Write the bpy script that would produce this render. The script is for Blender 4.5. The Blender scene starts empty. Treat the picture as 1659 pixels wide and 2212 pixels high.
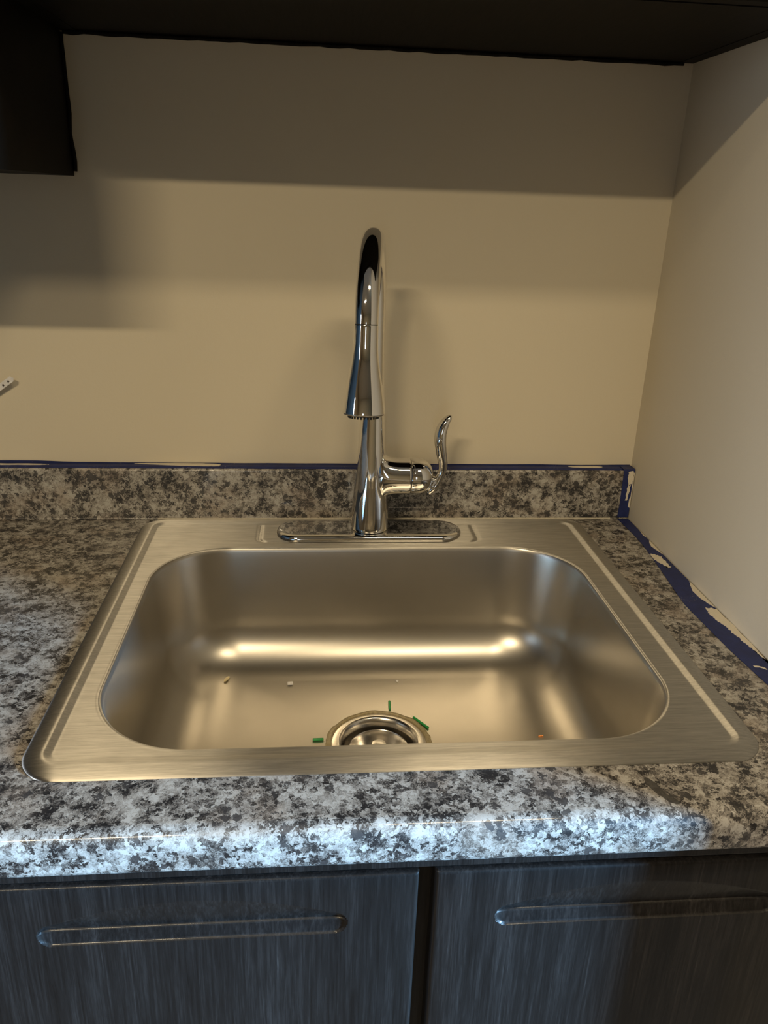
import bpy, bmesh, math, random
from mathutils import Vector, Matrix, noise
from mathutils.bvhtree import BVHTree
random.seed(7)
PI = math.pi
Z0 = 0.914                      # height of the counter top above the floor
C = bpy.context.scene.collection
sc = bpy.context.scene

# ------------------------------------------------------------------ camera
cam = bpy.data.cameras.new('camera')
cam.sensor_fit = 'VERTICAL'; cam.sensor_height = 36.0
cam.lens = 1708.59 * 36.0 / 2212.0
cam.clip_start = 0.02
camo = bpy.data.objects.new('camera', cam); C.objects.link(camo)
camo.location = (-0.0790, -0.7993, 0.4382 + Z0)
camo.rotation_euler = (math.radians(68.477), math.radians(-1.893), math.radians(-4.829))
sc.camera = camo

# ------------------------------------------------------------------ world, lights, exposure
w = bpy.data.worlds.new('world'); sc.world = w; w.use_nodes = True
w.node_tree.nodes['Background'].inputs[0].default_value = (0.55, 0.75, 1.0, 1)
w.node_tree.nodes['Background'].inputs[1].default_value = 0.25
sc.view_settings.view_transform = 'Standard'; sc.view_settings.look = 'None'
sc.view_settings.exposure = 0.0; sc.view_settings.gamma = 1.0
sc.view_settings.use_curve_mapping = False
WARM = (1.0, 0.80, 0.51); COOL = (0.32, 0.62, 1.0)
CEIL = 1.526
LAMPS = [((-0.76, -1.75, 1.49), 0.55, 0.07, 36.0), ((0.35, -0.98, 1.49), 0.45, 0.10, 10.0)]   # linear ceiling lights: place, length, width, watts
WIN_R = dict(c=(4.25, -2.78, 0.55), w=0.46, h=0.9, p=57.0, spread=32)
WIN_L = dict(c=(-2.65, -1.25, 0.45), w=0.6, h=0.9, p=3.6, spread=60, col=(0.78, 0.86, 1.0))
WIN_F = dict(c=(-0.50, -4.15, 0.35), w=0.36, h=1.1, p=0.35, spread=50, col=(0.78, 0.89, 1.0))
def area(name, loc, rot, sx, sy, power, col, shape='RECTANGLE'):
    l = bpy.data.lights.new(name, 'AREA'); l.shape = shape; l.size = sx
    if shape == 'RECTANGLE': l.size_y = sy
    l.energy = power; l.color = col
    o = bpy.data.objects.new(name, l); C.objects.link(o)
    o.location = (loc[0], loc[1], loc[2] + Z0); o.rotation_euler = rot
    return o
for (x, y, z), a, b, p in LAMPS:
    area('ceiling_lamp', (x, y, z), (0, 0, 0), a, b, p, WARM)
for W in (WIN_R, WIN_L, WIN_F):         # daylight through deep, narrow windows
    l = area('window_light', W['c'], (0, 0, 0), W['w'], W['h'], W['p'], W.get('col', COOL))
    l.data.spread = math.radians(W['spread'])
    l.rotation_euler = (Vector((0, -0.35, 0)) - Vector(W['c'])).to_track_quat('-Z', 'Y').to_euler()

# ------------------------------------------------------------------ materials
def mat(name):
    m = bpy.data.materials.new(name); m.use_nodes = True
    nt = m.node_tree; return m, nt, nt.nodes['Principled BSDF']
def N(nt, t, **kw):
    n = nt.nodes.new(t)
    for k, v in kw.items(): setattr(n, k, v)
    return n
def coords(nt, scale=(1, 1, 1), rot=(0, 0, 0)):
    g = N(nt, 'ShaderNodeNewGeometry'); mp = N(nt, 'ShaderNodeMapping')
    mp.inputs['Scale'].default_value = scale; mp.inputs['Rotation'].default_value = rot
    nt.links.new(g.outputs['Position'], mp.inputs['Vector']); return mp.outputs[0]
def noi(nt, vec, scale, detail=3, rough=0.5, dist=0.0):
    n = N(nt, 'ShaderNodeTexNoise'); n.inputs['Scale'].default_value = scale
    n.inputs['Detail'].default_value = detail; n.inputs['Roughness'].default_value = rough
    n.inputs['Distortion'].default_value = dist
    nt.links.new(vec, n.inputs['Vector']); return n
def ramp(nt, fac, stops, interp='LINEAR'):
    r = N(nt, 'ShaderNodeValToRGB'); r.color_ramp.interpolation = interp
    e = r.color_ramp.elements
    while len(e) > 1: e.remove(e[-1])
    e[0].position = stops[0][0]; e[0].color = (*stops[0][1], 1)
    for p, c in stops[1:]:
        k = e.new(p); k.color = (*c, 1)
    nt.links.new(fac, r.inputs[0]); return r.outputs[0]
def math_(nt, op, a, b=None, c=None):
    m = N(nt, 'ShaderNodeMath', operation=op)
    for i, v in enumerate((a, b, c)):
        if v is None: continue
        if isinstance(v, (int, float)): m.inputs[i].default_value = v
        else: nt.links.new(v, m.inputs[i])
    return m.outputs[0]
def mix(nt, fac, a, b, bt='MIX'):
    m = N(nt, 'ShaderNodeMix', data_type='RGBA', blend_type=bt)
    for i, v in ((0, fac), (6, a), (7, b)):
        if isinstance(v, (int, float)): m.inputs[i].default_value = v
        elif isinstance(v, tuple): m.inputs[i].default_value = (*v, 1)
        else: nt.links.new(v, m.inputs[i])
    return m.outputs[2]
def bump(nt, h, strength, dist, b):
    n = N(nt, 'ShaderNodeBump'); n.inputs['Strength'].default_value = strength
    n.inputs['Distance'].default_value = dist
    nt.links.new(h, n.inputs['Height']); nt.links.new(n.outputs[0], b.inputs['Normal'])

def plain(name, col, rough=0.5, metal=0.0, nscale=200, amt=0.12, bmp=0.0):
    m, nt, b = mat(name); v = coords(nt)
    n = noi(nt, v, nscale)
    c = ramp(nt, n.outputs[0], [(0.3, tuple(x * (1 - amt) for x in col)), (0.7, tuple(min(1, x * (1 + amt)) for x in col))])
    nt.links.new(c, b.inputs['Base Color'])
    b.inputs['Roughness'].default_value = rough; b.inputs['Metallic'].default_value = metal
    if bmp: bump(nt, n.outputs[0], bmp, 0.0005, b)
    return m

def wall_paint(name, col):
    m, nt, b = mat(name); v = coords(nt)
    n = noi(nt, v, 260, 4, 0.6); n2 = noi(nt, v, 3, 2)
    c = ramp(nt, n2.outputs[0], [(0.3, tuple(x * 0.97 for x in col)), (0.7, tuple(x * 1.02 for x in col))])
    nt.links.new(c, b.inputs['Base Color']); b.inputs['Roughness'].default_value = 0.75
    bump(nt, n.outputs[0], 0.25, 0.0006, b); return m
M_wall = wall_paint('wall_paint', (0.62, 0.555, 0.425))
M_far = wall_paint('far_wall_paint', (0.30, 0.25, 0.19))
M_ceil = wall_paint('ceiling_paint', (0.70, 0.68, 0.64))
M_cream = plain('cream_paint', (0.62, 0.56, 0.44), 0.55, nscale=900, amt=0.06, bmp=0.4)

def granite():
    m, nt, b = mat('granite_laminate'); p = coords(nt)
    wob = noi(nt, p, 260, 3, 0.6)
    wv = N(nt, 'ShaderNodeVectorMath', operation='SUBTRACT'); nt.links.new(wob.outputs['Color'], wv.inputs[0]); wv.inputs[1].default_value = (.5, .5, .5)
    ws = N(nt, 'ShaderNodeVectorMath', operation='SCALE'); nt.links.new(wv.outputs[0], ws.inputs[0]); ws.inputs['Scale'].default_value = 0.013
    wa = N(nt, 'ShaderNodeVectorMath', operation='ADD'); nt.links.new(p, wa.inputs[0]); nt.links.new(ws.outputs[0], wa.inputs[1])
    q = wa.outputs[0]
    def vor(scale):
        t = N(nt, 'ShaderNodeTexVoronoi'); t.inputs['Scale'].default_value = scale; nt.links.new(q, t.inputs['Vector'])
        s = N(nt, 'ShaderNodeSeparateColor'); nt.links.new(t.outputs['Color'], s.inputs[0]); return s.outputs[0], t.outputs['Distance']
    big = noi(nt, p, 16, 3, 0.55); mid = noi(nt, p, 48, 2, 0.5)
    r1, d1 = vor(240); r2, d2 = vor(620); r3, d3 = vor(110)
    shift = math_(nt, 'MULTIPLY', math_(nt, 'SUBTRACT', mid.outputs[0], 0.5), 1.5)
    v1 = math_(nt, 'ADD', math_(nt, 'ADD', math_(nt, 'MULTIPLY', r1, 0.62), math_(nt, 'MULTIPLY', r2, 0.38)), shift)
    c1 = ramp(nt, v1, [(0.15, (0.009, 0.008, 0.008)), (0.27, (0.034, 0.030, 0.027)), (0.37, (0.095, 0.084, 0.073)),
                       (0.50, (0.195, 0.178, 0.155)), (0.70, (0.29, 0.272, 0.24)), (0.90, (0.385, 0.37, 0.335))])
    # brown, low contrast clouds
    br = ramp(nt, v1, [(0.1, (0.05, 0.042, 0.035)), (0.4, (0.17, 0.135, 0.105)), (0.8, (0.30, 0.25, 0.20))])
    f = ramp(nt, big.outputs[0], [(0.52, (0, 0, 0)), (0.64, (1, 1, 1))])
    c2 = mix(nt, math_(nt, 'MULTIPLY', f, 0.6), c1, br)
    # scattered large dark crystals
    dk = math_(nt, 'LESS_THAN', math_(nt, 'ADD', r3, math_(nt, 'MULTIPLY', math_(nt, 'SUBTRACT', big.outputs[0], 0.5), -0.9)), 0.10)
    dk2 = math_(nt, 'MULTIPLY', dk, math_(nt, 'LESS_THAN', d3, 0.0045 * 110))
    c3 = mix(nt, math_(nt, 'MULTIPLY', dk2, 0.9), c2, (0.030, 0.027, 0.026))
    # the one long dark crystal right of the front edge and its neighbour
    def ell(cx, cy, ang, a, bb):
        s = N(nt, 'ShaderNodeMapping', vector_type='TEXTURE'); s.inputs['Location'].default_value = (cx, cy, Z0)
        s.inputs['Rotation'].default_value = (0, 0, ang); s.inputs['Scale'].default_value = (a, bb, 0.01)
        nt.links.new(p, s.inputs['Vector'])
        l = N(nt, 'ShaderNodeVectorMath', operation='LENGTH'); nt.links.new(s.outputs[0], l.inputs[0])
        return math_(nt, 'LESS_THAN', l.outputs['Value'], 1.0)
    e = math_(nt, 'MAXIMUM', ell(0.1995, -0.303, math.radians(-72), 0.0125, 0.0042), ell(0.2065, -0.3165, math.radians(-50), 0.008, 0.0036))
    c4 = mix(nt, math_(nt, 'MULTIPLY', e, 0.92), c3, (0.035, 0.032, 0.028))
    nt.links.new(c4, b.inputs['Base Color'])
    b.inputs['Roughness'].default_value = 0.5; b.inputs['Coat Weight'].default_value = 0.35; b.inputs['Coat Roughness'].default_value = 0.09
    bump(nt, noi(nt, p, 700, 2).outputs[0], 0.12, 0.0005, b)
    return m
M_gran = granite()

def wood():
    m, nt, b = mat('dark_woodgrain'); p = coords(nt, (1, 1, 0.035))
    wv = noi(nt, coords(nt, (1, 1, 0.35)), 9, 2)
    n1 = noi(nt, p, 520, 4, 0.7, 0.2); n2 = noi(nt, p, 90, 3, 0.6, 0.6)
    v = math_(nt, 'ADD', math_(nt, 'MULTIPLY', n1.outputs[0], 0.6), math_(nt, 'MULTIPLY', n2.outputs[0], 0.4))
    v = math_(nt, 'ADD', v, math_(nt, 'MULTIPLY', math_(nt, 'SUBTRACT', wv.outputs[0], 0.5), 0.22))
    c = ramp(nt, v, [(0.34, (0.004, 0.0035, 0.0032)), (0.5, (0.009, 0.008, 0.0075)), (0.62, (0.018, 0.016, 0.015)), (0.72, (0.038, 0.035, 0.033))])
    nt.links.new(c, b.inputs['Base Color']); b.inputs['Roughness'].default_value = 0.42; b.inputs['Specular IOR Level'].default_value = 0.2
    b.inputs['Coat Weight'].default_value = 0.14; b.inputs['Coat Roughness'].default_value = 0.12
    bump(nt, n1.outputs[0], 0.15, 0.0004, b)
    return m
M_wood = wood()
def espresso():
    m, nt, b = mat('espresso_cabinet'); p = coords(nt, (1, 0.05, 0.05))
    n1 = noi(nt, p, 300, 3)
    c = ramp(nt, n1.outputs[0], [(0.35, (0.003, 0.0022, 0.0016)), (0.65, (0.008, 0.006, 0.0045))])
    nt.links.new(c, b.inputs['Base Color']); b.inputs['Roughness'].default_value = 0.55
    b.inputs['Specular IOR Level'].default_value = 0.1
    return m
M_esp = espresso()
def chrome():
    m, nt, b = mat('chrome'); v = coords(nt); n = noi(nt, v, 60)
    r = ramp(nt, n.outputs[0], [(0.3, (0.035,) * 3), (0.7, (0.06,) * 3)])
    nt.links.new(r, b.inputs['Roughness']); b.inputs['Metallic'].default_value = 1
    b.inputs['Base Color'].default_value = (0.80, 0.79, 0.77, 1); return m
M_chrome = chrome()
def steel(name, brushed, rough, col):
    m, nt, b = mat(name); b.inputs['Metallic'].default_value = 1
    if brushed:
        tn = N(nt, 'ShaderNodeTangent', direction_type='UV_MAP'); tn.uv_map = 'grain'
        nt.links.new(tn.outputs[0], b.inputs['Tangent']); b.inputs['Anisotropic'].default_value = 1.0
        p = coords(nt, (8, 170, 170)); n = noi(nt, p, 3.2, 5, 0.75)
        q = coords(nt); sm = noi(nt, q, 22, 4, 0.6)
        c = ramp(nt, n.outputs[0], [(0.30, tuple(x * 0.74 for x in col)), (0.70, tuple(x * 1.16 for x in col))])
        r = math_(nt, 'ADD', math_(nt, 'MULTIPLY', sm.outputs[0], 0.12), rough - 0.06)
        nt.links.new(c, b.inputs['Base Color']); nt.links.new(r, b.inputs['Roughness'])
        bump(nt, n.outputs[0], 0.18, 0.0003, b)
    else:
        q = coords(nt); sm = noi(nt, q, 30, 5, 0.65); sp = noi(nt, q, 9, 3, 0.6)
        c = ramp(nt, sp.outputs[0], [(0.35, tuple(x * 0.93 for x in col)), (0.65, col)])
        r = math_(nt, 'ADD', math_(nt, 'MULTIPLY', sm.outputs[0], 0.02), rough - 0.01)
        nt.links.new(c, b.inputs['Base Color']); nt.links.new(r, b.inputs['Roughness'])
        bump(nt, noi(nt, q, 1500, 2).outputs[0], 0.04, 0.0002, b)
    return m
M_deck = steel('brushed_steel', True, 0.43, (0.51, 0.485, 0.435))
M_bowl = steel('satin_steel', False, 0.34, (0.54, 0.51, 0.455))
M_drain = steel('drain_steel', False, 0.22, (0.70, 0.67, 0.62))
def tape_mat():
    m, nt, b = mat('painters_tape')
    p = coords(nt); n = noi(nt, p, 90, 2); cr = noi(nt, coords(nt, (1, 1, 1)), 420, 4, 0.75, 1.5); zone = noi(nt, p, 24, 2)
    c = ramp(nt, n.outputs[0], [(0.3, (0.006, 0.012, 0.072)), (0.7, (0.009, 0.019, 0.105))])
    f1 = ramp(nt, cr.outputs[0], [(0.60, (0, 0, 0)), (0.66, (1, 1, 1))]); f2 = ramp(nt, zone.outputs[0], [(0.55, (0, 0, 0)), (0.66, (1, 1, 1))])
    c2 = mix(nt, math_(nt, 'MULTIPLY', f1, f2), c, (0.42, 0.38, 0.30))
    nt.links.new(c2, b.inputs['Base Color']); b.inputs['Roughness'].default_value = 0.55
    bump(nt, noi(nt, p, 800, 2).outputs[0], 0.3, 0.0003, b); return m
M_tape = tape_mat()
M_caulk = plain('clear_caulk', (0.45, 0.41, 0.33), 0.4)
M_green = plain('green_plastic', (0.02, 0.26, 0.06), 0.4)
M_copper = plain('copper', (0.75, 0.30, 0.10), 0.3, 1.0)
M_paper = plain('white_paper', (0.72, 0.70, 0.68), 0.7)
M_chip = plain('pale_chip', (0.66, 0.56, 0.34), 0.6)
M_putty = plain('putty', (0.33, 0.27, 0.15), 0.4, nscale=300, amt=0.2, bmp=0.4)
M_rub = plain('black_rubber', (0.025, 0.024, 0.022), 0.5)
M_dark = plain('lettering_grey', (0.06, 0.05, 0.04), 0.5)
M_cord = plain('grey_cord', (0.10, 0.10, 0.10), 0.5)
M_red = plain('red_print', (0.45, 0.05, 0.03), 0.5)
M_floor = plain('floor_vinyl', (0.22, 0.17, 0.12), 0.5, nscale=8, amt=0.3)
M_white = plain('white_trim', (0.75, 0.74, 0.72), 0.4)
m_, nt_, b_ = mat('lamp_glass'); b_.inputs['Emission Color'].default_value = (*WARM, 1); b_.inputs['Emission Strength'].default_value = 6
M_lamp = m_

# ------------------------------------------------------------------ mesh helpers (z given from the counter top)
def obj(name, bm, m, parent=None, smooth=False, **props):
    me = bpy.data.meshes.new(name); bm.normal_update(); bm.to_mesh(me); bm.free()
    o = bpy.data.objects.new(name, me); C.objects.link(o)
    if m: me.materials.append(m)
    if smooth:
        for p in me.polygons: p.use_smooth = True
        me.set_sharp_from_angle(angle=math.radians(50))
    if parent: o.parent = parent; o.location = -parent.location
    for k, v in props.items(): o[k] = v
    return o
def thing(name, label, cat, loc=(0, 0, 0), group=None):
    o = bpy.data.objects.new(name, None); C.objects.link(o)
    o.location = (loc[0], loc[1], loc[2] + Z0); o['label'] = label; o['category'] = cat
    if group: o['group'] = group
    return o
def box(bm, x0, x1, y0, y1, z0, z1, bev=0.0):
    vs = [bm.verts.new((x, y, z + Z0)) for z in (z0, z1) for y in (y0, y1) for x in (x0, x1)]
    fs = [bm.faces.new([vs[i] for i in f]) for f in ((0, 2, 3, 1), (4, 5, 7, 6), (0, 1, 5, 4), (2, 6, 7, 3), (0, 4, 6, 2), (1, 3, 7, 5))]
    if bev:
        es = {e for f in fs for e in f.edges}
        bmesh.ops.bevel(bm, geom=list(es), offset=bev, segments=3, profile=0.5, affect='EDGES')
    return bm
def bx(*a, **k): return box(bmesh.new(), *a, **k)
def loops(bm, L, close=True, cap0=False, cap1=False):
    """L: list of loops of points (z from counter)."""
    V = [[bm.verts.new((p[0], p[1], p[2] + Z0)) for p in l] for l in L]
    n = len(V[0])
    for a, b in zip(V[:-1], V[1:]):
        for i in range(n if close else n - 1):
            j = (i + 1) % n
            bm.faces.new((a[i], a[j], b[j], b[i]))
    if cap0: bm.faces.new(V[0][::-1])
    if cap1: bm.faces.new(V[-1])
    return V
def frame_for(d):
    d = d.normalized(); u = Vector((0, 0, 1)) if abs(d.z) < 0.9 else Vector((0, 1, 0))
    a = d.cross(u).normalized(); return a, d.cross(a).normalized()
def revolve(bm, origin, axis, prof, n=48, cap0=True, cap1=True):
    """prof: (distance along axis, radius)"""
    o = Vector(origin); ax = Vector(axis).normalized(); a, b = frame_for(ax)
    L = [[o + ax * t + (a * math.cos(2 * PI * k / n) + b * math.sin(2 * PI * k / n)) * r for k in range(n)] for t, r in prof]
    loops(bm, L, True, cap0, cap1); bmesh.ops.recalc_face_normals(bm, faces=bm.faces[:]); return bm
def sweep(bm, pts, rads, n=32, flat=(1, 1), side=None, caps=True):
    pts = [Vector(p) for p in pts]; L = []; pa = None
    for i, p in enumerate(pts):
        d = (pts[min(i + 1, len(pts) - 1)] - pts[max(i - 1, 0)]).normalized()
        if side: a = Vector(side); a = (a - d * a.dot(d)).normalized()
        elif pa is None: a = frame_for(d)[0]
        else: a = (pa - d * pa.dot(d)).normalized()
        pa = a; b = d.cross(a)
        L.append([p + (a * math.cos(2 * PI * k / n) * flat[0] + b * math.sin(2 * PI * k / n) * flat[1]) * rads[i] for k in range(n)])
    loops(bm, L, True, caps, caps); bmesh.ops.recalc_face_normals(bm, faces=bm.faces[:]); return bm
def spline(P, n):
    """Catmull-Rom through points of any dimension"""
    P = [tuple(p) for p in P]; out = []
    Q = [tuple(2 * a - b for a, b in zip(P[0], P[1]))] + P + [tuple(2 * a - b for a, b in zip(P[-1], P[-2]))]
    for i in range(1, len(Q) - 2):
        for k in range(n):
            t = k / n
            out.append(tuple(0.5 * (2 * b + (c - a) * t + (2 * a - 5 * b + 4 * c - d) * t * t + (-a + 3 * b - 3 * c + d) * t ** 3)
                             for a, b, c, d in zip(Q[i - 1], Q[i], Q[i + 1], Q[i + 2])))
    out.append(P[-1]); return out
def smooth_angle(o, deg=35):
    for p in o.data.polygons: p.use_smooth = True
    try: o.data.set_sharp_from_angle(angle=math.radians(deg))
    except Exception: pass

# ------------------------------------------------------------------ room shell
X1 = 0.3996; YW = 0.2985; XL = -2.7; XR = 4.3; YF = -4.2; FL = -Z0
def struct(name, bm, m):
    o = obj(name, bm, m); o['kind'] = 'structure'; return o
struct('floor', bx(XL - .1, XR + .1, YF - .1, YW + .1, FL - 0.1, FL), M_floor)
struct('ceiling', bx(XL - .1, XR + .1, YF - .1, YW + .1, CEIL, CEIL + 0.1), M_ceil)
struct('wall_back', bx(XL - .1, XR + .1, YW, YW + 0.1, FL, CEIL), M_wall)
a_, b_, cx_, cz_ = WIN_F['w'] / 2 + .02, WIN_F['h'] / 2 + .02, WIN_F['c'][0], WIN_F['c'][2]
bm = bmesh.new(); box(bm, XL - .1, cx_ - a_, YF - 0.1, YF, FL, CEIL); box(bm, cx_ + a_, XR + .1, YF - 0.1, YF, FL, CEIL)
box(bm, cx_ - a_, cx_ + a_, YF - 0.1, YF, FL, cz_ - b_); box(bm, cx_ - a_, cx_ + a_, YF - 0.1, YF, cz_ + b_, CEIL)
struct('wall_front', bm, M_wall)
bm = bmesh.new()
for q in ((cx_ - a_, cx_ - a_ + .02, cz_ - b_, cz_ + b_), (cx_ + a_ - .02, cx_ + a_, cz_ - b_, cz_ + b_), (cx_ - a_ + .02, cx_ + a_ - .02, cz_ - b_, cz_ - b_ + .02), (cx_ - a_ + .02, cx_ + a_ - .02, cz_ + b_ - .02, cz_ + b_)):
    box(bm, q[0], q[1], YF - .07, YF - .03, q[2], q[3])
struct('window_3', bm, M_white)
struct('wall_right', bx(X1, X1 + 0.115, -0.447, YW, FL, CEIL), M_wall)
def wall_with_window(name, x0, x1, W):
    bm = bmesh.new(); y, z = W['c'][1], W['c'][2]; a, b = W['w'] / 2 + .02, W['h'] / 2 + .02
    box(bm, x0, x1, YF, y - a, FL, CEIL); box(bm, x0, x1, y + a, YW, FL, CEIL)
    box(bm, x0, x1, y - a, y + a, FL, z - b); box(bm, x0, x1, y - a, y + a, z + b, CEIL)
    struct(name, bm, M_far)
    bm = bmesh.new(); t = 0.02; xa, xb = x0 + .03, x1 - .03
    box(bm, xa, xb, y - a, y - a + t, z - b, z + b); box(bm, xa, xb, y + a - t, y + a, z - b, z + b)
    box(bm, xa, xb, y - a, y + a, z - b, z - b + t); box(bm, xa, xb, y - a, y + a, z + b - t, z + b)
    struct('window_1' if x0 > 0 else 'window_2', bm, M_white)
wall_with_window('wall_east', XR, XR + 0.1, WIN_R)
wall_with_window('wall_left', XL - 0.1, XL, WIN_L)
for k, ((x, y, z), a, b, p) in enumerate(LAMPS):
    t = thing('ceiling_light', ['linear ceiling light further back, left of the sink', 'linear ceiling light nearer the sink'][k], 'ceiling light', (x, y, CEIL))
    obj('housing', bx(x - a / 2 - .02, x + a / 2 + .02, y - b / 2 - .02, y + b / 2 + .02, z + 0.012, CEIL - .0005, bev=0.004), M_white, t)
    obj('lens', bx(x - a / 2, x + a / 2, y - b / 2, y + b / 2, z + 0.003, z + 0.0115), M_lamp, t)

# ------------------------------------------------------------------ countertop with backsplash
YB = 0.2793; YFR = -0.3365; ZS = 0.0774; CX0 = -0.755; CT = -0.038
ct = thing('countertop', 'speckled grey and brown granite-look laminate countertop with rolled front edge', 'countertop', (0, 0, 0))
HX, HYa, HYb = 0.300, -0.258, 0.258
def prof_extrude(bm, prof, x0, x1):
    L = [[(x, y, z) for y, z in prof] for x in (x0, x1)]
    loops(bm, L, True, True, True)
    bmesh.ops.recalc_face_normals(bm, faces=bm.faces[:])
fr = [(HYa, 0.0)]
r = 0.013
for k in range(9):
    a = PI / 2 * k / 8; fr.append((YFR + r - r * math.sin(a), -r + r * math.cos(a)))
for k in range(5):
    a = PI / 2 * k / 4; fr.append((YFR + 0.006 - 0.006 * math.cos(a), CT + 0.006 - 0.006 * math.sin(a)))
fr += [(-0.300, CT), (-0.298, -0.03), (HYa, -0.03)]
bm = bmesh.new(); prof_extrude(bm, fr, CX0, X1 - 0.0005)
box(bm, CX0, -HX, HYa, HYb, -0.03, 0); box(bm, HX, X1 - 0.0005, HYa, HYb, -0.03, 0)
box(bm, CX0, X1 - 0.0005, HYb, YW - 0.0005, -0.03, 0)
o = obj('worktop', bm, M_gran, ct); smooth_angle(o, 40)
bm = bmesh.new()
pr = [(YB - 0.0015, 0.0002), (YB - 0.0006, 0.001), (YB, 0.004)]
r = 0.0055
for k in range(7):
    a = PI / 2 * k / 6; pr.append((YB + r - r * math.cos(a), ZS - r + r * math.sin(a)))
pr += [(YW - 0.0006, ZS), (YW - 0.0006, 0.0002)]
prof_extrude(bm, pr, CX0, X1 - 0.0006)
o = obj('backsplash', bm, M_gran, ct); smooth_angle(o, 40)
bm = bmesh.new()
pts = [(x, YB - 0.0018 + 0.0004 * noise.noise(Vector((x * 40, 0, 0))), 0.0012) for x in [-0.30 + k * 0.01 for k in range(68)]]
sweep(bm, pts, [0.0016] * len(pts), 8); obj('caulk_bead', bm, M_caulk, ct, True)

# ------------------------------------------------------------------ sink
SW, SD = 0.3175, 0.2753
BXc, BYc, BHX, BHY, BR = -0.0035, -0.035, 0.2700, 0.2050, 0.092
CN, LN, SN = 36, 230, 150
def rrect(cx, cy, hx, hy, r, z=0.0):
    P = []
    for (sx, sy, a0, n) in ((1, 1, 0, LN), (-1, 1, PI / 2, SN), (-1, -1, PI, LN), (1, -1, 1.5 * PI, SN)):
        ox, oy = cx + sx * (hx - r), cy + sy * (hy - r)
        for k in range(CN): 
            a = a0 + PI / 2 * k / CN; P.append((ox + r * math.cos(a), oy + r * math.sin(a), z))
        a = a0 + PI / 2; p = (ox + r * math.cos(a), oy + r * math.sin(a))
        nx = {0: (-1, 1), 1: (-1, -1), 2: (1, -1), 3: (1, 1)}[int(round(a0 / (PI / 2)))]
        qx, qy = cx + nx[0] * (hx - r), cy + nx[1] * (hy - r)
        a1 = a0 + PI / 2; q = (qx + r * math.cos(a1), qy + r * math.sin(a1))
        for k in range(n): t = k / n; P.append((p[0] + (q[0] - p[0]) * t, p[1] + (q[1] - p[1]) * t, z))
    return P
def sstep(a, b, x): t = max(0, min(1, (x - a) / (b - a))); return t * t * (3 - 2 * t)
DZ = 0.0026
def deck_h(x, y):
    # stamped faucet ledge: groove along its two ends and its front
    dx = abs(x) - 0.151; dy = 0.190 - y
    r = 0.012
    ex, ey = dx + r, dy + r
    d = math.hypot(max(ex, 0), max(ey, 0)) + min(max(ex, ey), 0) - r
    g = math.exp(-(d / 0.0026) ** 2)
    return DZ - 0.0012 * g + 0.0005 * sstep(0.002, -0.002, d) - 0.0005 * 0
sink = thing('kitchen_sink', 'single bowl stainless steel drop-in sink with brushed rim', 'sink', (0, 0, 0))
L = []
for ins, z in ((0.0, 0.0002), (0.0002, 0.0008), (0.0007, 0.0013), (0.0030, 0.0021), (0.0060, 0.0029), (0.0090, 0.0036), (0.0120, 0.0041), (0.0140, 0.0044), (0.0160, 0.0046), (0.0172, 0.00445), (0.0180, 0.00425), (0.0200, 0.00367),
               (0.0220, 0.00310), (0.0232, 0.00278), (0.0241, 0.00264), (0.0257, DZ)):
    k = max(0.011, 0.034 - ins * 1.0)
    L.append(rrect(0, 0, SW - ins, SD - ins, k, z))
A = rrect(0, 0, SW - 0.0265, SD - 0.0265, 0.011); B = rrect(BXc, BYc, BHX + 0.007, BHY + 0.007, BR + 0.007)
for j in range(46):
    t = j / 45; l = []
    for a, b in zip(A, B):
        x, y = a[0] + (b[0] - a[0]) * t, a[1] + (b[1] - a[1]) * t
        l.append((x, y, DZ + (deck_h(x, y) - DZ) * (1 - sstep(0.85, 1, t) if t > 0.85 else 1)))
    L.append(l)
bm = bmesh.new()
# raised bead right at the bowl edge
for ins, z in ((0.0055, DZ), (0.0040, DZ + 0.0002), (0.0022, DZ - 0.0002), (0.001, DZ - 0.0012)):
    L.append(rrect(BXc, BYc, BHX + ins, BHY + ins, BR + ins, z))
loops(bm, L); bmesh.ops.recalc_face_normals(bm, faces=bm.faces[:])
if sum(f.normal.z for f in bm.faces) < 0: bmesh.ops.reverse_faces(bm, faces=bm.faces[:])
uv = bm.loops.layers.uv.new('grain')          # u across the brushing, v along it
for f in bm.faces:
    for l_ in f.loops: l_[uv].uv = (l_.vert.co.y, -l_.vert.co.x)
obj('deck', bm, M_deck, sink, True)
DX, DY, DR = 0.001, -0.020, 0.0565
L = [rrect(BXc, BYc, BHX + 0.001, BHY + 0.001, BR + 0.001, DZ - 0.0012), rrect(BXc, BYc, BHX, BHY, BR, DZ - 0.003), rrect(BXc, BYc, BHX - .0006, BHY - .0006, BR - .0006, DZ - 0.006)]
WD = 0.103
for k in range(1, 12):
    t = k / 11; i = 0.0006 + 0.0115 * t; L.append(rrect(BXc, BYc, BHX - i, BHY - i, BR - i * 0.6, DZ - 0.006 - (WD - 0.006) * t))
FR_ = 0.060
zb = DZ - WD
for k in range(1, 17):
    a = math.radians(84) * k / 16; i = 0.0121 + FR_ * (1 - math.cos(a)); L.append(rrect(BXc, BYc, BHX - i, BHY - i, max(BR - i * 0.75, .03), zb - FR_ * math.sin(a)))
last = L[-1]; zf = last[0][2]; ZD = -0.1685
circ = []
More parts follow.
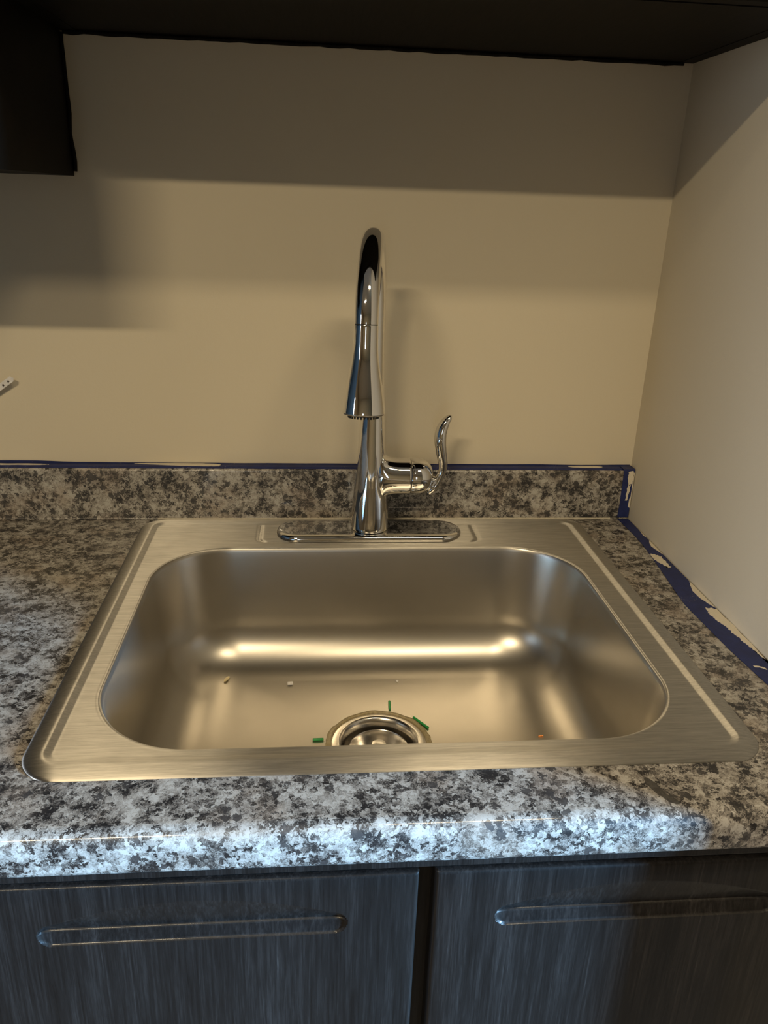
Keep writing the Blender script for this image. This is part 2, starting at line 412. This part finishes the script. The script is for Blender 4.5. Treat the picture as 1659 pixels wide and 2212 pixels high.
# match the loop order by angle from the drain
for p in last:
    a = math.atan2(p[1] - DY, p[0] - DX); circ.append((DX + DR * math.cos(a), DY + DR * math.sin(a), ZD))
for k in range(1, 25):
    t = k / 24; L.append([(a[0] + (b[0] - a[0]) * t, a[1] + (b[1] - a[1]) * t, zf + (ZD - zf) * (1 - (1 - t) ** 2.2)) for a, b in zip(last, circ)])
bm = bmesh.new(); loops(bm, L); bmesh.ops.recalc_face_normals(bm, faces=bm.faces[:])
if sum(f.normal.z for f in bm.faces) < 0: bmesh.ops.reverse_faces(bm, faces=bm.faces[:])
bvh = BVHTree.FromBMesh(bm)
obj('basin', bm, M_bowl, sink, True)
def floor_z(x, y):
    h = bvh.ray_cast(Vector((x, y, Z0 + 0.1)), Vector((0, 0, -1)))
    return (h[0].z - Z0) if h[0] else ZD
# drain
bm = bmesh.new()
revolve(bm, (DX, DY, ZD), (0, 0, 1), [(-0.045, 0.036), (-0.030, 0.040), (-0.012, 0.0425), (-0.004, 0.0440), (0.0005, 0.0462), (0.0022, 0.0480), (0.0024, 0.0500), (0.0016, 0.0530), (0.0010, 0.0575), (0.0002, 0.0585)], 72, True, False)
obj('drain_flange', bm, M_drain, sink, True)
bm = bmesh.new(); n = 120; L = []
for (rr, zz) in ((0.0570, 0.0006), (0.0580, 0.0026), (0.0605, 0.0022), (0.0, 0.0)):
    l = []
    for k in range(n):
        a = 2 * PI * k / n; wv = noise.noise(Vector((math.cos(a) * 3, math.sin(a) * 3, 2.3))) + 0.5 * noise.noise(Vector((math.cos(a) * 9, math.sin(a) * 9, 5)))
        R_ = rr + 0.0010 * wv if rr else 0.0632 + 0.0030 * wv
        x, y = DX + R_ * math.cos(a), DY + R_ * math.sin(a)
        l.append((x, y, floor_z(x, y) + zz + (0.0002 if rr == 0 else 0.0006 * wv * (zz > 0.002))))
    L.append(l)
loops(bm, L); bmesh.ops.recalc_face_normals(bm, faces=bm.faces[:])
obj('putty_ring', bm, M_putty, sink, True, label='uneven yellowish putty squeezed out around the drain')
bk = thing('strainer_basket', 'round steel strainer basket seated in the sink drain', 'strainer', (DX, DY, ZD - 0.030))
bm = bmesh.new()
revolve(bm, (DX, DY, ZD), (0, 0, 1), [(-0.026, 0.010), (-0.026, 0.028), (-0.016, 0.0335), (-0.010, 0.0350), (-0.0085, 0.0362), (-0.0095, 0.0372), (-0.012, 0.0362), (-0.028, 0.030), (-0.030, 0.012), (-0.030, 0.004)], 64, False, False)
obj('cup', bm, M_drain, bk, True)
bm = bmesh.new()
revolve(bm, (DX, DY, ZD), (0, 0, 1), [(-0.030, 0.0112), (-0.024, 0.0112), (-0.0215, 0.006), (-0.012, 0.005), (-0.009, 0.0085), (-0.005, 0.0095), (-0.002, 0.0085), (-0.0008, 0.004)], 32)
obj('knob', bm, M_drain, bk, True)

# ------------------------------------------------------------------ faucet
FX, FY, FZ = 0.0005, 0.2175, DZ + 0.0006
fa = thing('kitchen_faucet', 'chrome high-arc pull-down kitchen faucet standing behind the sink bowl', 'faucet', (FX, FY, FZ))
bm = bmesh.new(); L = []
def stadium(hx, hy, z, n=40):
    P = []
    for s, a0 in ((1, -PI / 2), (-1, PI / 2)):
        for k in range(n + 1):
            a = a0 + PI * k / n; P.append((FX + s * (hx - hy) + hy * math.cos(a), FY + hy * math.sin(a), z))
        for k in range(1, 12):
            x0 = s * (hx - hy); P.append((FX + x0 - 2 * x0 * k / 12, FY + hy * s, z))
    return P
for i, z in ((0.0008, 0), (0, 0.0012), (0.0002, 0.0045), (0.0012, 0.0068), (0.003, 0.0082), (0.0055, 0.0088), (0.010, 0.0091), (0.018, 0.0093), (0.0305, 0.0094)):
    L.append(stadium(0.129 - i, 0.0315 - i, FZ + z))
loops(bm, L, True, True, True); bmesh.ops.recalc_face_normals(bm, faces=bm.faces[:])
obj('deck_plate', bm, M_chrome, fa, True)
BZ = FZ + 0.0094
# body: radius against height
def body_r(z):
    K = [(0.0, 0.0262), (0.02, 0.0255), (0.045, 0.0236), (0.07, 0.0215), (0.10, 0.0193), (0.13, 0.0174), (0.16, 0.0158), (0.19, 0.0146), (0.22, 0.0137), (0.25, 0.0130), (0.30, 0.0128)]
    for (a, ra), (b, rb) in zip(K[:-1], K[1:]):
        if z <= b: t = (z - a) / (b - a); return ra + (rb - ra) * t
    return K[-1][1]
bm = bmesh.new()
prof = [(0.0, 0.0240), (0.0006, 0.0256)] + [(z, body_r(z)) for z in [0.002 + 0.004 * k for k in range(61)]]
revolve(bm, (FX, FY, BZ), (0, 0, 1), prof, 96)
obj('body', bm, M_chrome, fa, True)
# arch: rises from the body, bends over towards the front
ang = math.radians(7.4); dr = Vector((-math.sin(ang), -math.cos(ang), 0))
ACZ, AR, TR = 0.3077, 0.0900, 0.0126
P = []; rr = []
for k in range(8): P.append(Vector((FX, FY, BZ + 0.2415 + (ACZ - BZ - 0.2415) * k / 8))); rr.append(0.01302 - 0.00042 * k / 8)
END = math.radians(84)
for k in range(61):
    a = -PI / 2 + (PI / 2 + END) * k / 60
    P.append(Vector((FX, FY, ACZ)) + dr * (AR + AR * math.sin(a)) + Vector((0, 0, AR * math.cos(a)))); rr.append(TR)
bm = bmesh.new(); sweep(bm, P, rr, 64, side=(dr.y, -dr.x, 0)); obj('spout', bm, M_chrome, fa, True)
hp = P[-1]; hd = (dr * math.cos(END) + Vector((0, 0, -math.sin(END)))).normalized()
bm = bmesh.new(); revolve(bm, hp - hd * 0.0006, hd, [(0, 0.0119), (0.0016, 0.0119)], 48); obj('seam_ring', bm, M_rub, fa, True, label='thin dark gap above the spray head')
bm = bmesh.new()
HL = 0.0935
kp = spline([(0.0010, 0.0122), (0.0016, 0.0128), (0.012, 0.0129), (0.028, 0.0135), (0.044, 0.0155), (0.060, 0.0184), (0.076, 0.0212), (0.088, 0.0228), (HL - 0.001, 0.0233)], 6)
revolve(bm, hp, hd, [tuple(q) for q in kp] + [(HL, 0.0230), (HL + 0.0008, 0.0222), (HL + 0.0002, 0.0190), (HL - 0.002, 0.0185), (HL - 0.002, 0.002)], 72)
o = obj('spray_head', bm, M_chrome, fa, True)
bm = bmesh.new(); revolve(bm, hp, hd, [(HL - 0.003, 0.0178), (HL + 0.0020, 0.0178), (HL + 0.0024, 0.0165), (HL + 0.0024, 0.002)], 48)
a_, b_v = frame_for(hd)
for k in range(28):
    q = hp + (a_ * math.cos(2 * PI * k / 28) + b_v * math.sin(2 * PI * k / 28)) * 0.0162
    revolve(bm, q + hd * (HL + 0.001), hd, [(0, 0.0011), (0.0036, 0.0009)], 8)
n_ = obj('nozzle', bm, M_rub, None, False, label='dark ribbed spray nozzle face'); n_.parent = o; n_.location = (0, 0, 0)
# side hub and lever
HZ = 0.0888; HR = 0.0262
bm = bmesh.new()
L = []
for k in range(40):
    x = 0.0095 + 0.0435 * (k / 39) ** 1.3
    fl = math.exp(-max(0, x - 0.0150) / 0.0050)
    rz = HR - 0.0012 + 0.0125 * fl; ry = 0.0236 * (1 - 0.22 * math.exp(-(x - 0.0095) / 0.006))
    if x > 0.0525: rz -= 0.0006; ry -= 0.0006
    L.append([(FX + x, FY + ry * math.cos(2 * PI * q / 72), HZ + rz * math.sin(2 * PI * q / 72)) for q in range(72)])
loops(bm, L, True, True, True); bmesh.ops.recalc_face_normals(bm, faces=bm.faces[:]); obj('hub', bm, M_chrome, fa, True)
bm = bmesh.new(); revolve(bm, (FX + 0.0534, FY, HZ), (1, 0, 0), [(-0.0006, 0.0226), (0.0008, 0.0226)], 48); obj('seam_ring', bm, M_rub, fa, True)
bm = bmesh.new(); prof = [(0.0538, 0.0228), (0.0540, 0.0237), (0.0546, 0.0241)]
for k in range(0, 15):
    a = PI / 2 * k / 15; prof.append((0.0640 + 0.0215 * math.sin(a), 0.0243 * math.cos(a) ** 0.85))
prof.append((0.0856, 0.0008))
revolve(bm, (FX, FY, HZ), (1, 0, 0), prof, 64); cap = obj('handle_cap', bm, M_chrome, fa, True)
K = [(0.0800, 0.0655, 0.0034), (0.0845, 0.0725, 0.0046), (0.0905, 0.0810, 0.0045), (0.0955, 0.0930, 0.0041), (0.0975, 0.1060, 0.0047), (0.0945, 0.1240, 0.0059), (0.0918, 0.1420, 0.0067), (0.0930, 0.1560, 0.0062), (0.0975, 0.1670, 0.0048), (0.1025, 0.1735, 0.0030), (0.1048, 0.1755, 0.0010)]
S = spline(K, 8)
bm = bmesh.new(); sweep(bm, [(FX + a, FY - 0.004 - 0.02 * (b - .066), b) for a, b, c in S], [c * 1.28 for a, b, c in S], 28, flat=(1.35, 1.0), side=(0, 1, 0))
revolve(bm, (FX + 0.078, FY - 0.003, 0.0845), (1, 0, -0.12), [(0, 0.0085), (0.006, 0.0062), (0.013, 0.0048)], 24)
obj('lever', bm, M_chrome, fa, True)
# small lettering engraved on the foot of the body
cu = bpy.data.curves.new('lettering', 'FONT'); cu.body = 'MOEN'; cu.size = 0.0034; cu.space_character = 1.25; cu.extrude = 0.00005
to = bpy.data.objects.new('lettering_source', cu); C.objects.link(to)
bpy.context.view_layer.update()
me = bpy.data.meshes.new_from_object(to.evaluated_get(bpy.context.evaluated_depsgraph_get()))
bpy.data.objects.remove(to)
for v in me.vertices:
    x, y, z = v.co; r_ = body_r(0.007) + 0.0001 + z; th = (x - 0.0052) / r_
    v.co = (FX + r_ * math.sin(th), FY - r_ * math.cos(th), BZ + 0.0055 + y + Z0)
me.materials.append(M_dark); lo = bpy.data.objects.new('lettering', me); C.objects.link(lo); lo.parent = fa; lo.location = -fa.location

# ------------------------------------------------------------------ base cabinet with recessed-pull doors
DYF = -0.3145
bc = thing('base_cabinet', 'dark woodgrain sink base cabinet below the counter', 'cabinet', (0, 0, FL))
bm = bmesh.new()
for args in ((CX0 + .01, X1 - 0.001, -0.2935, -0.2765, -0.088, CT - 0.0005), (CX0 + .01, X1 - 0.001, -0.2935, -0.2765, FL + 0.1, FL + 0.14),
             (-0.010, 0.040, -0.2935, -0.2765, FL + 0.14, -0.088), (0.36, X1 - .001, -0.2935, -0.2765, FL + 0.14, -0.088), (-0.455, -0.405, -0.2935, -0.2765, FL + 0.14, -0.088)):
    box(bm, *args)
obj('face_frame', bm, M_wood, bc)
bm = bmesh.new(); box(bm, CX0 + .01, CX0 + .028, -0.2765, YW - .003, FL + 0.1, CT - .001); obj('side_panel', bm, M_wood, bc)
obj('side_panel', bx(X1 - .019, X1 - .001, -0.2765, YW - .003, FL + 0.1, CT - .001), M_wood, bc)
obj('toe_kick', bx(CX0 + .01, X1 - .001, -0.235, -0.22, FL, FL + 0.1), M_wood, bc)
# a filler strip right under the counter, standing a little proud of the door gap
obj('top_rail', bx(CX0 + .01, X1 - 0.001, -0.3250, -0.2940, -0.0525, CT - 0.0005, bev=0.001), M_wood, bc)
def scoop(x, z, x0, x1, zb, ztop, zend):
    """signed depth of the finger pull: straight bottom at zb, arched top, round ends"""
    R0 = (zend - zb) / 2
    cz = zb + R0
    xa, xb = x0 + R0, x1 - R0
    xm = (x0 + x1) / 2; hw = (x1 - x0) / 2
    if x < x0 or x > x1: return 0.0
    if x < xa: dd = math.sqrt(max(0, R0 * R0 - (xa - x) ** 2)); lo, hi = cz - dd, cz + dd
    elif x > xb: dd = math.sqrt(max(0, R0 * R0 - (x - xb) ** 2)); lo, hi = cz - dd, cz + dd
    else:
        u = (x - xm) / (xb - xm); lo = zb; hi = cz + R0 + (ztop - cz - R0) * (1 - u * u) ** 1.0
    if z <= lo or z >= hi: return 0.0
    crease = cz + 0.0015
    e = 1.0
    if x < xa: e = math.sqrt(max(0, 1 - ((xa - x) / R0) ** 2))
    if x > xb: e = math.sqrt(max(0, 1 - ((x - xb) / R0) ** 2))
    if z < crease:       # lower face: nearly upright, turned out over a small fillet at the bottom edge
        t = max(0, min(1, (z - lo) / 0.0013))
        q = (z - lo) / max(crease - lo, 1e-5)
        return 1e-5 + e * (0.0020 * math.sqrt(1 - (1 - t) ** 2) + 0.0026 * q + 0.0018 * sstep(crease - 0.0014, crease, z))
    t = max(0, min(1, (hi - z) / max(hi - crease, 1e-5)))
    return 1e-5 + e * 0.0064 * t
def door(x0, x1, px0, px1, label, fields):
    """door front from x0..x1; px0..px1 is the pull"""
    zt, zbm = fields; d = obj_door = None
    xs = set([x0, x0 + .0008, x0 + .002, x0 + .004, x1 - .004, x1 - .002, x1 - .0008, x1]); zs = set([zt, zt - .0008, zt - .002, zt - .004, zbm, zbm + .0008, zbm + .002, zbm + .004])
    n = int((px1 - px0 + .006) / 0.0011)
    for k in range(n + 1): xs.add(px0 - .003 + (px1 - px0 + .006) * k / n)
    for k in range(61): zs.add(-0.0850 - 0.052 * k / 60)
    xs.update([x0 + .03, (x0 + px0) / 2]); zs.update([-0.3, -0.5, -0.7])
    xs = sorted(v for v in xs if x0 <= v <= x1); zs = sorted(v for v in zs if zbm <= v <= zt)
    def edge(d): return 0.004 * (1 - math.sqrt(max(0, 1 - (1 - min(d, .004) / .004) ** 2)))
    V = {}; bmd = bmesh.new(); bmp = bmesh.new(); Vp = {}; Dp = {}
    for x in xs:
        for z in zs: Dp[x, z] = scoop(x, z, px0, px1, -0.1315, -0.0890, -0.1085)
    def vert(bm_, VV, x, z):
        if (x, z) not in VV:
            e = max(edge(x - x0), edge(x1 - x), edge(zt - z), edge(z - zbm))
            VV[x, z] = bm_.verts.new((x, DYF + e + Dp[x, z], z + Z0))
        return VV[x, z]
    for xa, xb in zip(xs[:-1], xs[1:]):
        for za, zc in zip(zs[:-1], zs[1:]):
            q = [(xa, za), (xb, za), (xb, zc), (xa, zc)]
            if any(Dp[k] > 0 for k in q): bmp.faces.new([vert(bmp, Vp, *k) for k in q])
            else: bmd.faces.new([vert(bmd, V, *k) for k in q])
    # sides and back
    yb_ = DYF + 0.019
    B = [bmd.verts.new((x, yb_, z + Z0)) for x, z in ((x0, zbm), (x1, zbm), (x1, zt), (x0, zt))]
    rim = [[(x, zbm) for x in xs], [(x1, z) for z in zs], [(x, zt) for x in reversed(xs)], [(x0, z) for z in reversed(zs)]]
    for k, e in enumerate(rim):
        vs = [V[q] for q in e]; bmd.faces.new([B[k]] + [B[(k + 1) % 4]] + vs[::-1])
    bmd.faces.new(B[::-1]) if False else bmd.faces.new(B)
    o = obj('door', bmd, M_wood, bc, True, label=label); smooth_angle(o, 50)
    p = obj('finger_pull', bmp, M_wood, None, True); p.parent = o; p.location = (0, 0, 0)
    return o
door(-0.425, 0.0081, -0.2985, -0.0505, 'left door with an arched recessed finger pull', (-0.0695, FL + 0.115))
door(0.0215, 0.3900, 0.0750, 0.3240, 'right door with an arched recessed finger pull', (-0.0690, FL + 0.115))

# ------------------------------------------------------------------ upper cabinets and tall panel on the left
ZC = 0.6107; YC = -0.0183
uc = thing('wall_cabinet', 'dark espresso wall cabinet mounted above the sink', 'cabinet', (0, YW, ZC))
bm = bmesh.new(); box(bm, -0.3725, X1 - 0.001, YC + .02, YW - .001, ZC + 0.0005, ZC + 0.018); box(bm, -0.3725, -0.3545, YC + .02, YW - .001, ZC, 1.35)
box(bm, X1 - .019, X1 - .001, YC + .02, YW - .001, ZC, 1.35); box(bm, -0.3725, X1 - .001, YC + .02, YW - .001, 1.332, 1.35)
obj('case', bm, M_esp, uc)
for a, b in ((-0.370, 0.0115), (0.0145, X1 - .004)):
    obj('door', bx(a, b, YC, YC + 0.019, ZC + 0.001, 1.348, bev=0.002), M_esp, uc)
bm = bmesh.new()
pts = [(-0.3700 + k * 0.012, YW - 0.002, ZC - 0.0012 - 0.0016 * noise.noise(Vector((k * 0.55, 1, 0)))) for k in range(64)]
sweep(bm, pts, [0.0026 + 0.0012 * noise.noise(Vector((k * .7, 4, 0))) for k in range(64)], 8); obj('caulk_line', bm, M_esp, uc, True)
lc = thing('wall_cabinet', 'black lower-hanging wall cabinet at the upper left', 'cabinet', (-0.55, YW, 0.4534))
bm = bmesh.new(); box(bm, -0.752, -0.3733, YC + .02, YW - .001, 0.4534, 0.4714); box(bm, -0.3913, -0.3733, YC + .02, YW - .001, 0.4714, 1.35)
box(bm, -0.752, -0.734, YC + .02, YW - .001, 0.4714, 1.35); box(bm, -0.734, -0.3913, YC + .02, YW - .001, 1.332, 1.35)
obj('case', bm, M_esp, lc)
obj('door', bx(-0.750, -0.3745, YC, YC + 0.019, 0.4544, 1.348, bev=0.002), M_esp, lc)
bm = bmesh.new()
pts = [(-0.3722 + 0.0022 * noise.noise(Vector((k * 0.35, 8, 0))) + 0.0006 * k / 14, YW - 0.0022, 0.6085 - k * 0.0107) for k in range(15)]
sweep(bm, pts, [0.0026] * 15, 8); obj('caulk_line', bm, M_esp, lc, True)
tp = thing('tall_panel', 'tall dark cabinet end panel at the left end of the counter', 'panel', (-0.77, 0, FL))
obj('board', bx(-0.775, -0.757, -0.40, YW - .001, FL, 1.35), M_esp, tp)

# ------------------------------------------------------------------ painter's tape and wet-edge paint
def poly(bm, P, th, mapf):
    """flat irregular piece: P 2-D outline, mapf -> 3-D + normal"""
    top = []; bot = []
    for p in P:
        q, nrm = mapf(p); q = Vector(q); top.append(bm.verts.new((q + nrm * th) + Vector((0, 0, Z0)))); bot.append(bm.verts.new(q + Vector((0, 0, Z0))))
    bm.faces.new(top); bm.faces.new(bot[::-1])
    for i in range(len(P)):
        j = (i + 1) % len(P); bm.faces.new((top[i], bot[i], bot[j], top[j]))
    bmesh.ops.recalc_face_normals(bm, faces=bm.faces[:]); return bm
def strip(bm, edgeA, edgeB, th, nrm):
    """thin ribbon between two matching edges"""
    nrm = Vector(nrm); z = Vector((0, 0, Z0)); k = len(edgeA)
    a0 = [bm.verts.new(Vector(p) + z) for p in edgeA]; b0 = [bm.verts.new(Vector(p) + z) for p in edgeB]
    a1 = [bm.verts.new(Vector(p) + z + nrm * th) for p in edgeA]; b1 = [bm.verts.new(Vector(p) + z + nrm * th) for p in edgeB]
    for i in range(k - 1):
        for q in ((a1[i], a1[i + 1], b1[i + 1], b1[i]), (a0[i], b0[i], b0[i + 1], a0[i + 1]), (a0[i], a0[i + 1], a1[i + 1], a1[i]), (b0[i], b1[i], b1[i + 1], b0[i + 1])): bm.faces.new(q)
    bm.faces.new((a0[0], a1[0], b1[0], b0[0])); bm.faces.new((a0[-1], b0[-1], b1[-1], a1[-1]))
    bmesh.ops.recalc_face_normals(bm, faces=bm.faces[:])
up = Vector((0, 0, 1))
t1 = thing('masking_tape', 'blue painter\'s tape running along the top of the backsplash', 'tape', (0, YW, ZS), 'blue painter\'s tape strips')
bm = bmesh.new(); A_, B_, C_, D_ = [], [], [], []
for k in range(60):
    x = CX0 + 0.02 + (X1 - 0.003 - CX0 - 0.02) * k / 59
    wv = noise.noise(Vector((x * 14, 0, 3))); w2 = noise.noise(Vector((x * 25, 7, 3)))
    top = 0.0800 + 0.0010 * wv + (0.0022 * sstep(-0.40, -0.47, x))
    A_.append((x, YW - 0.0014, top)); B_.append((x, YW - 0.0014, ZS + 0.0012)); C_.append((x, YB + 0.0062 + 0.0006 * w2, ZS + 0.0008)); D_.append((x, YB + 0.0022 + 0.0006 * w2, ZS - 0.0010))
strip(bm, A_, B_, 0.0003, (0, -1, 0)); strip(bm, B_, C_, 0.0003, (0, 0, 1)); strip(bm, C_, D_, 0.0003, (0, -.4, .9))
obj('tape', bm, M_tape, t1)
def smear(parent, P, mapf, th=0.00035, rag=0.0012, seed=1, sub=5):
    Q = []
    P = list(P)
    for i in range(len(P)):
        a, b = P[i], P[(i + 1) % len(P)]
        for k in range(sub):
            t = k / sub; x, y = a[0] + (b[0] - a[0]) * t, a[1] + (b[1] - a[1]) * t
            Q.append((x + rag * noise.noise(Vector((x * 600, y * 600, seed))), y + rag * noise.noise(Vector((x * 600, y * 600, seed + 9)))))
    bm = bmesh.new(); poly(bm, Q, th, mapf); obj('paint_smear', bm, M_cream, parent)
topmap = lambda p: ((p[0], p[1], ZS + 0.0012), up)
def lipmap(p):
    y = p[1]
    return ((p[0], y, ZS + 0.0011), up)
smear(t1, [(-0.330, 0.2945), (-0.31, 0.2968), (-0.27, 0.2970), (-0.235, 0.2968), (-0.215, 0.2945), (-0.209, 0.2910), (-0.211, 0.2862), (-0.225, 0.2856), (-0.255, 0.2866), (-0.285, 0.2890)], lipmap, rag=0.0006, seed=2, th=0.0009)
smear(t1, [(-0.53, 0.2925), (-0.46, 0.2915), (-0.445, 0.2895), (-0.46, 0.2875), (-0.53, 0.287)], lipmap, rag=0.0016, seed=3, th=0.0007)
smear(t1, [(0.300, 0.2915), (0.345, 0.2930), (0.352, 0.290), (0.347, 0.2866), (0.325, 0.2866), (0.305, 0.2885)], lipmap, rag=0.0008, seed=5, th=0.0008)
t2 = thing('masking_tape', 'blue painter\'s tape on the counter along the right wall', 'tape', (X1, 0.1, 0))
bm = bmesh.new()
e1 = [(0.3815, YB - 0.0004, ZS - 0.001), (0.3818, YB - 0.0004, ZS * .66), (0.3822, YB - 0.0004, ZS * .33), (0.3812, YB - 0.0012, 0.003)]
e2 = [(X1 - 0.0014, YB - 0.0004, ZS - 0.001), (X1 - 0.0014, YB - 0.0004, ZS * .66), (X1 - 0.0014, YB - 0.0004, ZS * .33), (X1 - 0.0012, YB - 0.0012, 0.003)]
strip(bm, e1, e2, 0.0003, (0, -1, 0))
strip(bm, [(0.3800, YW - 0.003, ZS + 0.0018), (0.3805, YB - 0.0002, ZS + 0.0016), (0.3815, YB - 0.0008, ZS - 0.002)], [(X1 - 0.0022, YW - 0.003, ZS + 0.0022), (X1 - 0.0012, YB - 0.0002, ZS + 0.0016), (X1 - 0.0014, YB - 0.0008, ZS - 0.002)], 0.0004, (0, -0.5, 0.8))
inner = [(0.3815, 0.2775), (0.3828, 0.25), (0.3835, 0.21), (0.3825, 0.177), (0.3775, 0.125), (0.3720, 0.075), (0.3668, 0.03), (0.3645, 0.005), (0.3660, -0.04), (0.3680, -0.09), (0.3715, -0.135), (0.3750, -0.17), (0.377, -0.24), (0.378, -0.30)]
strip(bm, [(x, y, 0.0004) for x, y in inner], [(X1 - 0.0012, y, 0.0004) for x, y in inner], 0.0003, (0, 0, 1))
obj('tape', bm, M_tape, t2)
cm = lambda p: ((p[0], p[1], 0.0007), up)
fm = lambda p: ((p[0], YB - 0.0008, p[1]), Vector((0, -1, 0)))
E_ = X1 - 0.0014
smear(t2, [(0.3893, 0.0755), (0.3960, 0.0765), (0.3975, 0.069), (0.3965, 0.058), (0.3950, 0.056), (0.3925, 0.055), (0.3900, 0.058), (0.3888, 0.066)], fm, rag=0.0012, seed=11)
smear(t2, [(0.3905, 0.055), (0.3945, 0.054), (0.3945, 0.040), (0.3930, 0.030), (0.3905, 0.029), (0.3898, 0.040)], fm, rag=0.0022, seed=12)
smear(t2, [(0.3962, 0.074), (E_, 0.074), (E_, 0.018), (0.3955, 0.020), (0.3958, 0.032), (0.3972, 0.036), (0.3970, 0.060)], fm, rag=0.0004, seed=13)
smear(t2, [(E_, 0.235), (0.3982, 0.232), (0.3965, 0.215), (E_, 0.205)], cm, rag=0.0006, seed=14)
smear(t2, [(E_, 0.196), (0.3945, 0.186), (0.3925, 0.175), (0.3940, 0.166), (0.3965, 0.155), (E_, 0.146)], cm, rag=0.0004, seed=15)
smear(t2, [(0.3812, 0.149), (0.3870, 0.147), (0.3915, 0.139), (0.3925, 0.125), (0.3925, 0.108), (0.3895, 0.106), (0.3865, 0.105), (0.3850, 0.112), (0.3805, 0.128), (0.3795, 0.140)], cm, rag=0.0034, seed=16, sub=8)
smear(t2, [(E_, 0.066), (0.3945, 0.056), (0.3900, 0.040), (0.3905, 0.022), (0.3945, 0.006), (E_, -0.004)], cm, rag=0.0005, seed=17)
smear(t2, [(E_, -0.008), (0.3920, -0.004), (0.3855, -0.004), (0.3835, -0.016), (0.3845, -0.032), (0.3885, -0.046), (0.3895, -0.062), (0.3915, -0.080), (0.3950, -0.100), (0.3975, -0.120), (E_, -0.16)], cm, rag=0.0022, seed=18, sub=8)
smear(t2, [(0.3775, -0.1290), (0.3830, -0.1300), (0.3880, -0.1335), (0.3885, -0.137), (0.3830, -0.1325), (0.3780, -0.1320)], cm, rag=0.0004, seed=19)

# ------------------------------------------------------------------ scraps lying in the bowl and the tag at the left
def rod(name, label, cat, x0, y0, x1, y1, r_, m, group=None):
    xm, ym = (x0 + x1) / 2, (y0 + y1) / 2
    za, zb_ = floor_z(x0, y0) + r_, floor_z(x1, y1) + r_
    # rest on the highest thing under it
    bm = bmesh.new(); a = Vector((x0, y0, za)); b = Vector((x1, y1, zb_)); d = b - a; L_ = d.length
    revolve(bm, a, d, [(0, r_ * 0.75), (0.0003, r_), (L_ - 0.0003, r_), (L_, r_ * 0.75)], 14)
    o = obj(name, bm, m, None, True); o['label'] = label; o['category'] = cat
    if group: o['group'] = group
    smooth_angle(o, 40); return o
G = 'green insulation scraps'
rod('wire_insulation_scrap', 'short green plastic scrap lying behind the drain, pointing toward the faucet', 'scrap', 0.0207, 0.0600, 0.0199, 0.0440, 0.0015, M_green, G)
rod('wire_insulation_scrap', 'green plastic scrap leaning on the right edge of the drain', 'scrap', 0.0480, 0.0260, 0.0640, 0.0035, 0.0015, M_green, G)
rod('wire_insulation_scrap', 'green plastic scrap lying crosswise left of the drain', 'scrap', -0.0785, -0.0135, -0.0655, -0.0130, 0.0016, M_green, G)
rod('copper_wire_clipping', 'tiny orange copper clipping near the front right of the bowl', 'scrap', 0.1940, -0.0270, 0.2000, -0.0272, 0.0008, M_copper)
def chip(name, label, P, m, th=0.0008):
    zc = max(floor_z(x, y) for x, y in P) + 0.0001
    bm = bmesh.new(); poly(bm, P, th, lambda p: ((p[0], p[1], zc), up)); o = obj(name, bm, m); o['label'] = label; o['category'] = 'scrap'
s = 0.0036
chip('paper_scrap', 'small white square scrap on the sink floor left of centre', [(-0.1115, 0.0930), (-0.1045, 0.0936), (-0.1048, 0.1006), (-0.1117, 0.1000)], M_paper)
chip('paper_scrap', 'tiny white triangular fleck behind the drain', [(0.0320, 0.0995), (0.0365, 0.0995), (0.0345, 0.0945)], M_paper, 0.0006)
chip('plastic_chip', 'cream oval chip near the back left of the sink floor', [(-0.1915 + 0.0026 * math.cos(a) * 1 + 0.0022 * math.sin(a), 0.1050 + 0.0055 * math.sin(a)) for a in [2 * PI * k / 20 for k in range(20)]], M_chip, 0.001)

tg = thing('cord_tag', 'white strip with small dark marks on a cord at the left edge by the wall', 'tag', (-0.50, YW - .01, 0.19))
bm = bmesh.new(); pts = spline([(-0.530, YW - 0.006, 0.0790), (-0.5290, YW - 0.006, 0.12), (-0.5190, YW - 0.006, 0.185), (-0.5290, YW - 0.006, 0.26), (-0.54, YW - 0.006, 0.36), (-0.545, YW - 0.006, 0.4530)], 8)
sweep(bm, pts, [0.003] * len(pts), 12); obj('cord', bm, M_cord, tg, True)
def tmap(p):
    c, s_ = math.cos(0.62), math.sin(0.62)
    return ((-0.5180 + p[0] * c - p[1] * s_, YW - 0.0065 - 0.10 * p[0], 0.1672 + p[0] * s_ + p[1] * c), Vector((0, -1, 0)))
bm = bmesh.new(); poly(bm, [(0, 0), (0.050, 0.0), (0.0535, 0.003), (0.051, 0.0078), (0, 0.0082)], 0.0005, tmap); obj('tag_strip', bm, M_paper, tg)
bm = bmesh.new()
for k in range(5): x = 0.006 + k * 0.0092; poly(bm, [(x, 0.002), (x + 0.003, 0.0026), (x + 0.0028, 0.0052), (x + 0.0003, 0.0048)], 0.00015, lambda p: (Vector(tmap(p)[0]) + Vector((0, -0.0005, 0)), Vector((0, -1, 0))))
obj('tag_print', bm, M_dark, tg)
bm = bmesh.new(); poly(bm, [(0.0, 0.0084), (0.030, 0.0084), (0.0, 0.0135)], 0.0005, tmap); obj('red_corner', bm, M_red, tg, label='red corner behind the white strip')
